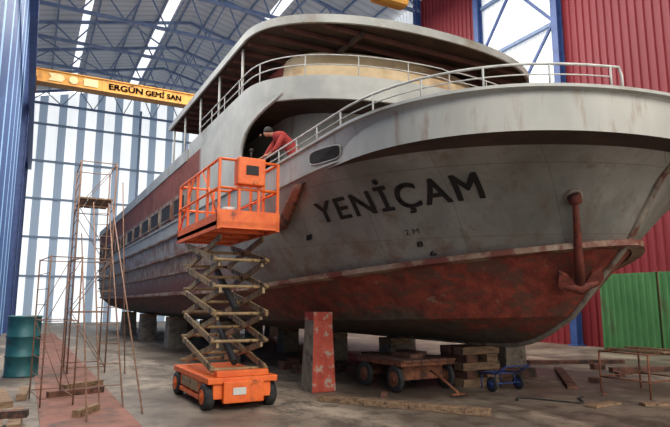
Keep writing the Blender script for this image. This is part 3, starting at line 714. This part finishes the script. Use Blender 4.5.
for i,(p,ra,rb) in enumerate(ax):
    t=(ax[min(i+1,6)][0]-ax[max(i-1,0)][0]).normalized(); sd_=V((0,1,0)); sd_=(sd_-t*sd_.dot(t)).normalized(); nn_=t.cross(sd_)
    rr.append([p+sd_*rb*math.cos(a*math.pi/8)+nn_*ra*math.sin(a*math.pi/8) for a in range(17)])
loft(bm,rr); finish(bm,"jacket_back",m_shirt,per,recalc=False)
tr=[("hip",hip+V((0,0,-.04)),.125,None)]
for s,n in((-1,"L"),(1,"R")): tr+=[(n+"h",hip+V((0,s*.1,-.12)),.1,"hip"),(n+"k",V_(4.68,10.37+s*.13,4.29),.075,n+"h"),(n+"a",V_(4.75,10.4+s*.14,DZ+.12),.055,n+"k")]
skinned("trousers",tr,m_trous,per)
bm=BM(); bmesh.ops.create_uvsphere(bm,u_segments=16,v_segments=10,radius=.104)
for v in list(bm.verts):
    if v.co.z<-.03: v.co.z=-.03
    v.co=V((v.co.x,v.co.y,v.co.z))+hd+V((.01,-.01,.025))
for f in bm.faces: f.smooth=True
finish(bm,"hair",m_hair,per)
bm=BM()
for s in(-1,1): bmesh.ops.create_uvsphere(bm,u_segments=8,v_segments=6,radius=.012,matrix=Matrix.Translation(ht+V((-.055,s*.03,.0))))
finish(bm,"eye",m_hair,per)
bm=BM(); path(bm,[ht+V((-.055,0,.0)),ht+V((-.078,0,-.02)),ht+V((-.055,0,-.035))],[.01,.014,.01],8); finish(bm,"nose",m_skin,per)
# ------------------------------------------------------------ scaffolds
def scaffold(cx,cy,w,d,h,bays,name_label,mat=m_rustd,rot=0.0,plat=True,rr=1.0):
    e=empty("scaffold_tower",(cx,cy,0),name_label,"scaffold")
    def P(a,b,z):
        c,s=math.cos(rot),math.sin(rot); return Vector((cx+a*c-b*s,cy+a*s+b*c,z))
    for a in(-w/2,w/2):
        for b in(-d/2,d/2):
            bm=BM(); tube(bm,P(a,b,0),P(a,b,h),.022*rr,8); finish(bm,"leg",mat,e)
    bh=h/bays
    for k in range(bays+1):
        z=min(.15+k*bh,h-.02)
        for p,q_ in(((-w/2,-d/2),(w/2,-d/2)),((w/2,-d/2),(w/2,d/2)),((w/2,d/2),(-w/2,d/2)),((-w/2,d/2),(-w/2,-d/2))):
            bm=BM(); tube(bm,P(*p,z),P(*q_,z),.016*rr,6); finish(bm,"ledger",mat,e)
        if k<bays:
            z2=min(z+bh,h-.02)
            for b in(-d/2,d/2):
                bm=BM(); s=1 if k%2 else -1; tube(bm,P(-w/2*s,b,z),P(w/2*s,b,z2),.012*rr,6); finish(bm,"brace",mat,e)
            for i in range(1,4):
                zz=z+(z2-z)*i/4
                bm=BM(); tube(bm,P(-w/2,-d/2,zz),P(-w/2,d/2,zz),.011*rr,6); finish(bm,"rung",mat,e)
    if plat:
        for i in range(4):
            bm=BM(); a=-w/2+.03+i*(w-.06)/4; vs=[P(a,-d/2-.1,h-1.0),P(a+(w-.1)/4.3,-d/2-.1,h-1.0),P(a+(w-.1)/4.3,d/2+.1,h-1.0),P(a,d/2+.1,h-1.0)]
            A=[bm.verts.new(v) for v in vs];B_=[bm.verts.new(v+Vector((0,0,.04))) for v in vs]; bm.faces.new(A[::-1]);bm.faces.new(B_)
            for k in range(4): bm.faces.new([A[k],A[(k+1)%4],B_[(k+1)%4],B_[k]])
            finish(bm,"plank",m_wood,e)
    return e
scaffold(1.42,16.2,.85,1.4,5.3,4,"tall rusty tube scaffold tower with plank platform",rr=.85)
scaffold(.5,11.4,.5,1.2,2.5,2,"low rusty tube trestle scaffold standing by the blue wall",rot=.12,plat=False,rr=.6)
def ladder(a,b,w,n,label):
    a=Vector(a);b=Vector(b); sd=Vector((1,0,0)); bm=BM(); s=[a-sd*w/2,b-sd*w/2],[a+sd*w/2,b+sd*w/2]
    for p in s: tube(bm,p[0],p[1],.014,6)
    for k in range(1,n): tube(bm,s[0][0].lerp(s[0][1],k/n),s[1][0].lerp(s[1][1],k/n),.009,6)
    finish(bm,"ladder",m_rustd,label=label,category="ladder")
ladder((1.35,10.2,0),(1.5,15.3,4.2),.36,13,"long rusty steel ladder leaning on the scaffold tower")
for (a,b) in(((.9,9.2,0),(1.1,15.35,3.4)),((1.72,9.5,0),(1.75,15.35,4.27)),((2.25,15.0,0),(2.0,15.4,4.8))):
    bm=BM(); tube(bm,a,b,.014,8); finish(bm,"scaffold_pole",m_rustd,label="thin rusty scaffold pole leaning on the tower",category="pole",group="leaning poles")
bm=BM(); lathe(bm,(.02,15.7,0),(0,0,1),[(.36,0),(.38,.02),(.36,.04),(.36,.45),(.39,.47),(.36,.49),(.36,.9),(.39,.92),(.36,.94),(.36,1.36),(.385,1.38),(.37,1.4),(.33,1.38)],32); finish(bm,"steel_drum",m_teal,label="tall teal steel drum beside the blue wall",category="drum")
for i,(x,y,z,l,w,r) in enumerate(((-.5,9.6,0,1.6,.16,.05),(-.25,9.7,0,1.5,.16,.02),(0,9.75,0,1.5,.16,-.04),(-.3,9.6,.101,.9,.16,1.4),(-.25,12.0,0,1.8,.2,.1),(.08,12.4,.0,1.2,.16,-.05),(.95,12.0,.013,1.0,.14,-1.3),(1.15,13.0,.013,.9,.12,-1.0),(.95,9.9,.013,.6,.12,-.6))):
    bm=BM(); add_box(bm,(x,y,z+.05),(w,l,.1),Matrix.Rotation(r,3,'Z')); finish(bm,"loose_plank",m_wood if i%3 else m_woodr,label="short weathered timber plank lying on the floor",category="plank",group="loose planks by the wall")
def plank(a,b,w,h,label,mat=m_wood,grp="planks on the floor"):
    bm=BM(); beam(bm,(a[0],a[1],h/2+.003),(b[0],b[1],h/2+.003),w,h); finish(bm,"plank",mat,label=label,category="plank",group=grp,bevel=.006)
plank((4.7,9.3),(6.35,6.85),.2,.1,"long heavy timber beam lying on the concrete")
plank((4.2,9.7),(5.3,8.9),.14,.06,"short timber beam lying on the concrete",m_woodr) if False else None
plank((12.2,10.6),(9.7,8.1),.2,.07,"long dark plank lying on the concrete",m_woodr)
plank((9.2,6.3),(10.6,5.6),.2,.05,"pale flat board lying on the concrete")
plank((8.3,6.6),(9.0,6.65),.22,.04,"pale flat board lying on the concrete")
plank((12.6,12),(15.2,10.9),.22,.1,"thick timber baulk near the green panels",m_woodr)
plank((9.4,10.4),(10.6,9.9),.22,.2,"thick timber baulk near the keel",m_woodr)
plank((12.9,9.6),(15.5,8.7),.18,.12,"thick timber baulk on the floor",m_woodr)
plank((8.9,13.6),(10.7,13.0),.25,.25,"thick timber baulk under the hull",m_woodr)
plank((5.9,13.2),(7.4,12.9),.2,.2,"thick timber baulk under the hull",m_woodr)
for (x,y,s) in((5.9,9.1,.12),(6.0,11.8,.25),(7.2,12.2,.28),(9.3,11.6,.3),(9.9,12.0,.22),(12.4,9.0,.14),(11.9,6.6,.1),(13.8,8.0,.13),(6.2,14.1,.3),(6.7,15,.3),(9.5,15.4,.3),(4.3,13.2,.16),(10.4,11.3,.2),(7.6,11.5,.2),(6.9,11.5,.18),(9.6,7.3,.08),(11.0,8.6,.14),(13.2,10.2,.2),(15.8,9.6,.2),(15.0,7.4,.12)):
    bm=BM(); add_box(bm,(x,y,s*.35+.002),(s*1.6,s,s*.7),Matrix.Rotation(random.uniform(0,3),3,'Z')); finish(bm,"wood_offcut",m_woodr,label="small dark timber offcut on the dirty floor",category="wood block",group="timber offcuts under the hull")
# cart
cart=empty("flatbed_cart",(7.0,10.0,0),"rusty four-wheeled flatbed cart under the bow","cart")
bm=BM(); box2(bm,(6.35,9.2,.5),(7.65,9.27,.58)); box2(bm,(6.35,10.75,.5),(7.65,10.82,.58)); box2(bm,(6.35,9.27,.5),(6.42,10.75,.58)); box2(bm,(7.58,9.27,.5),(7.65,10.75,.58)); box2(bm,(6.5,9.4,.22),(7.5,9.48,.5)); box2(bm,(6.5,10.5,.22),(7.5,10.58,.5)); finish(bm,"frame",m_rust,cart)
for i in range(6):
    bm=BM(); x=6.37+i*.215; box2(bm,(x,9.15,.58),(x+.195,10.9,.615)); finish(bm,"deck_board",m_woodr,cart)
for x in(6.38,7.6):
    for y in(9.44,10.54): wheel(cart,(x,y,.25),(1,0,0),.25,.1,hub=m_rust)
bm=BM(); path(bm,[(7.05,9.2,.4),(7.05,8.9,.3),(7.05,8.4,.08)],.025,8); lathe(bm,(6.9,8.4,.06),(1,0,0),[(.02,0),(.02,.3)],8); finish(bm,"drawbar",m_rust,cart)
for k,(x,y) in enumerate(((6.9,9.8),(7.3,10.2))):
    bm=BM(); box2(bm,(x-.15,y-.35,.616),(x+.15,y+.35,.7)); finish(bm,"timber_block",m_woodr,label="brown timber block lying on the flatbed cart",category="timber",group="timber on the cart")
hc=empty("hand_cart",(8.45,8.7,0),"small blue two-wheeled hand cart","cart")
bm=BM(); 
for x in(8.15,8.75): path(bm,[(x,8.3,.5),(x,8.6,.34),(x,9.1,.32)],.02,6)
for y,z in((8.3,.5),(8.6,.34),(8.85,.33),(9.1,.32)): tube(bm,(8.15,y,z),(8.75,y,z),.016,6)
tube(bm,(8.2,9.05,.32),(8.2,9.05,.0),.016,6); tube(bm,(8.7,9.05,.32),(8.7,9.05,.0),.016,6); tube(bm,(8.1,8.65,.14),(8.8,8.65,.14),.018,6); tube(bm,(8.2,8.65,.14),(8.2,8.65,.34),.016,6); tube(bm,(8.7,8.65,.14),(8.7,8.65,.34),.016,6)
finish(bm,"frame",m_bluecart,hc)
for x in(8.1,8.8): wheel(hc,(x,8.65,.14),(1,0,0),.14,.06,hub=m_bluecart)
for k in range(4):
    ya_=5.2+k*2.25; bm=BM(); pts=[]
    for i in range(9):
        y=ya_+i*.24; pts+=[(18.7,y),(18.7,y+.12),(18.64,y+.15),(18.64,y+.21)]
    loft(bm,[[(p[0],p[1],.08) for p in pts],[(p[0],p[1],2.7) for p in pts]],smooth=False)
    box2(bm,(18.74,ya_,.0),(18.8,ya_+.06,2.75)); box2(bm,(18.74,ya_+2.1,.0),(18.8,ya_+2.16,2.75)); box2(bm,(18.7,ya_,2.66),(18.78,ya_+2.16,2.74)); box2(bm,(18.7,ya_,.04),(18.78,ya_+2.16,.12))
    finish(bm,"fence_panel",m_green,label="green corrugated sheet panel fence by the red wall",category="fence panel",group="green fence panels",recalc=False)
bm=BM()
X0,X1,YA,YB=9.9,11.1,6.6,7.6
for x in(X0,X1):
    for y in(YA,YB): tube(bm,(x,y,0),(x,y,.78),.018,8)
for z in(.3,.78):
    for p,q_ in(((X0,YA),(X1,YA)),((X1,YA),(X1,YB)),((X1,YB),(X0,YB)),((X0,YB),(X0,YA))): tube(bm,(*p,z),(*q_,z),.016,6)
finish(bm,"trestle_frame",m_rust,label="low rusty tubular trestle frame on the floor",category="trestle")
for k in(1,3):
    bm=BM(); box2(bm,(X0+.02+k*.3,YA-.1,.797),(X0+.24+k*.3,YB+.1,.825)); finish(bm,"loose_plank",m_wood,label="timber plank resting on the trestle frame",category="plank",group="planks on the trestle")
hb=empty("hook_block",(4.75,7,6.4),"yellow crane hook block hanging on steel cables","hook")
bm=BM(); box2(bm,(4.4,6.87,6.36),(5.05,7.13,6.95)); finish(bm,"block_housing",m_yellow,hb,bevel=.08)
bm=BM(); 
for x in(4.55,4.65,4.8,4.9): tube(bm,(x,7,6.9),(x,7,19.16),.011,6)
finish(bm,"cable",m_gold,hb)
bm=BM(); box2(bm,(XR-.55,11.5,8.55),(XR-.1,12.4,9.1)); finish(bm,"wall_unit",m_yellow,label="yellow machine housing mounted on the red wall",category="machine",bevel=.04)
bm=BM(); pp=[]
for i in range(50):
    t=i/49; pp.append((7.7+1.3*t,7.6+.3*math.sin(t*8)-.6*t,.02))
path(bm,pp,.014,6); finish(bm,"air_hose",m_black,label="thin black air hose snaking over the concrete",category="hose")
# ------------------------------------------------------------ light
w=bpy.data.worlds.new("world"); scene.world=w; w.use_nodes=True; bg=w.node_tree.nodes["Background"]; bg.inputs[0].default_value=(1,.975,.94,1); bg.inputs[1].default_value=2.1
def area(name,loc,tgt,size,power,col):
    l=bpy.data.lights.new(name,'AREA'); l.shape='RECTANGLE'; l.size=size[0]; l.size_y=size[1]; l.energy=power; l.color=col
    o=bpy.data.objects.new(name,l); COL.objects.link(o); o.location=loc; o.rotation_euler=(Vector(tgt)-Vector(loc)).to_track_quat('-Z','Y').to_euler(); return o
area("skylight_lamp",(8,24,18.5),(8,24,0),(14,30),10500,(1,.965,.91))
area("left_wall_lamp",(-.6,18,8),(6,20,3),(18,9),1100,(1,.96,.9))  # area lamp just inside the left wall, which has no window openings
area("front_fill_lamp",(1,-5.5,13),(7,9,3.5),(9,6),2900,(1,.945,.87))  # added fill for daylight from the unseen open front of the shed
scene.view_settings.view_transform='Standard'
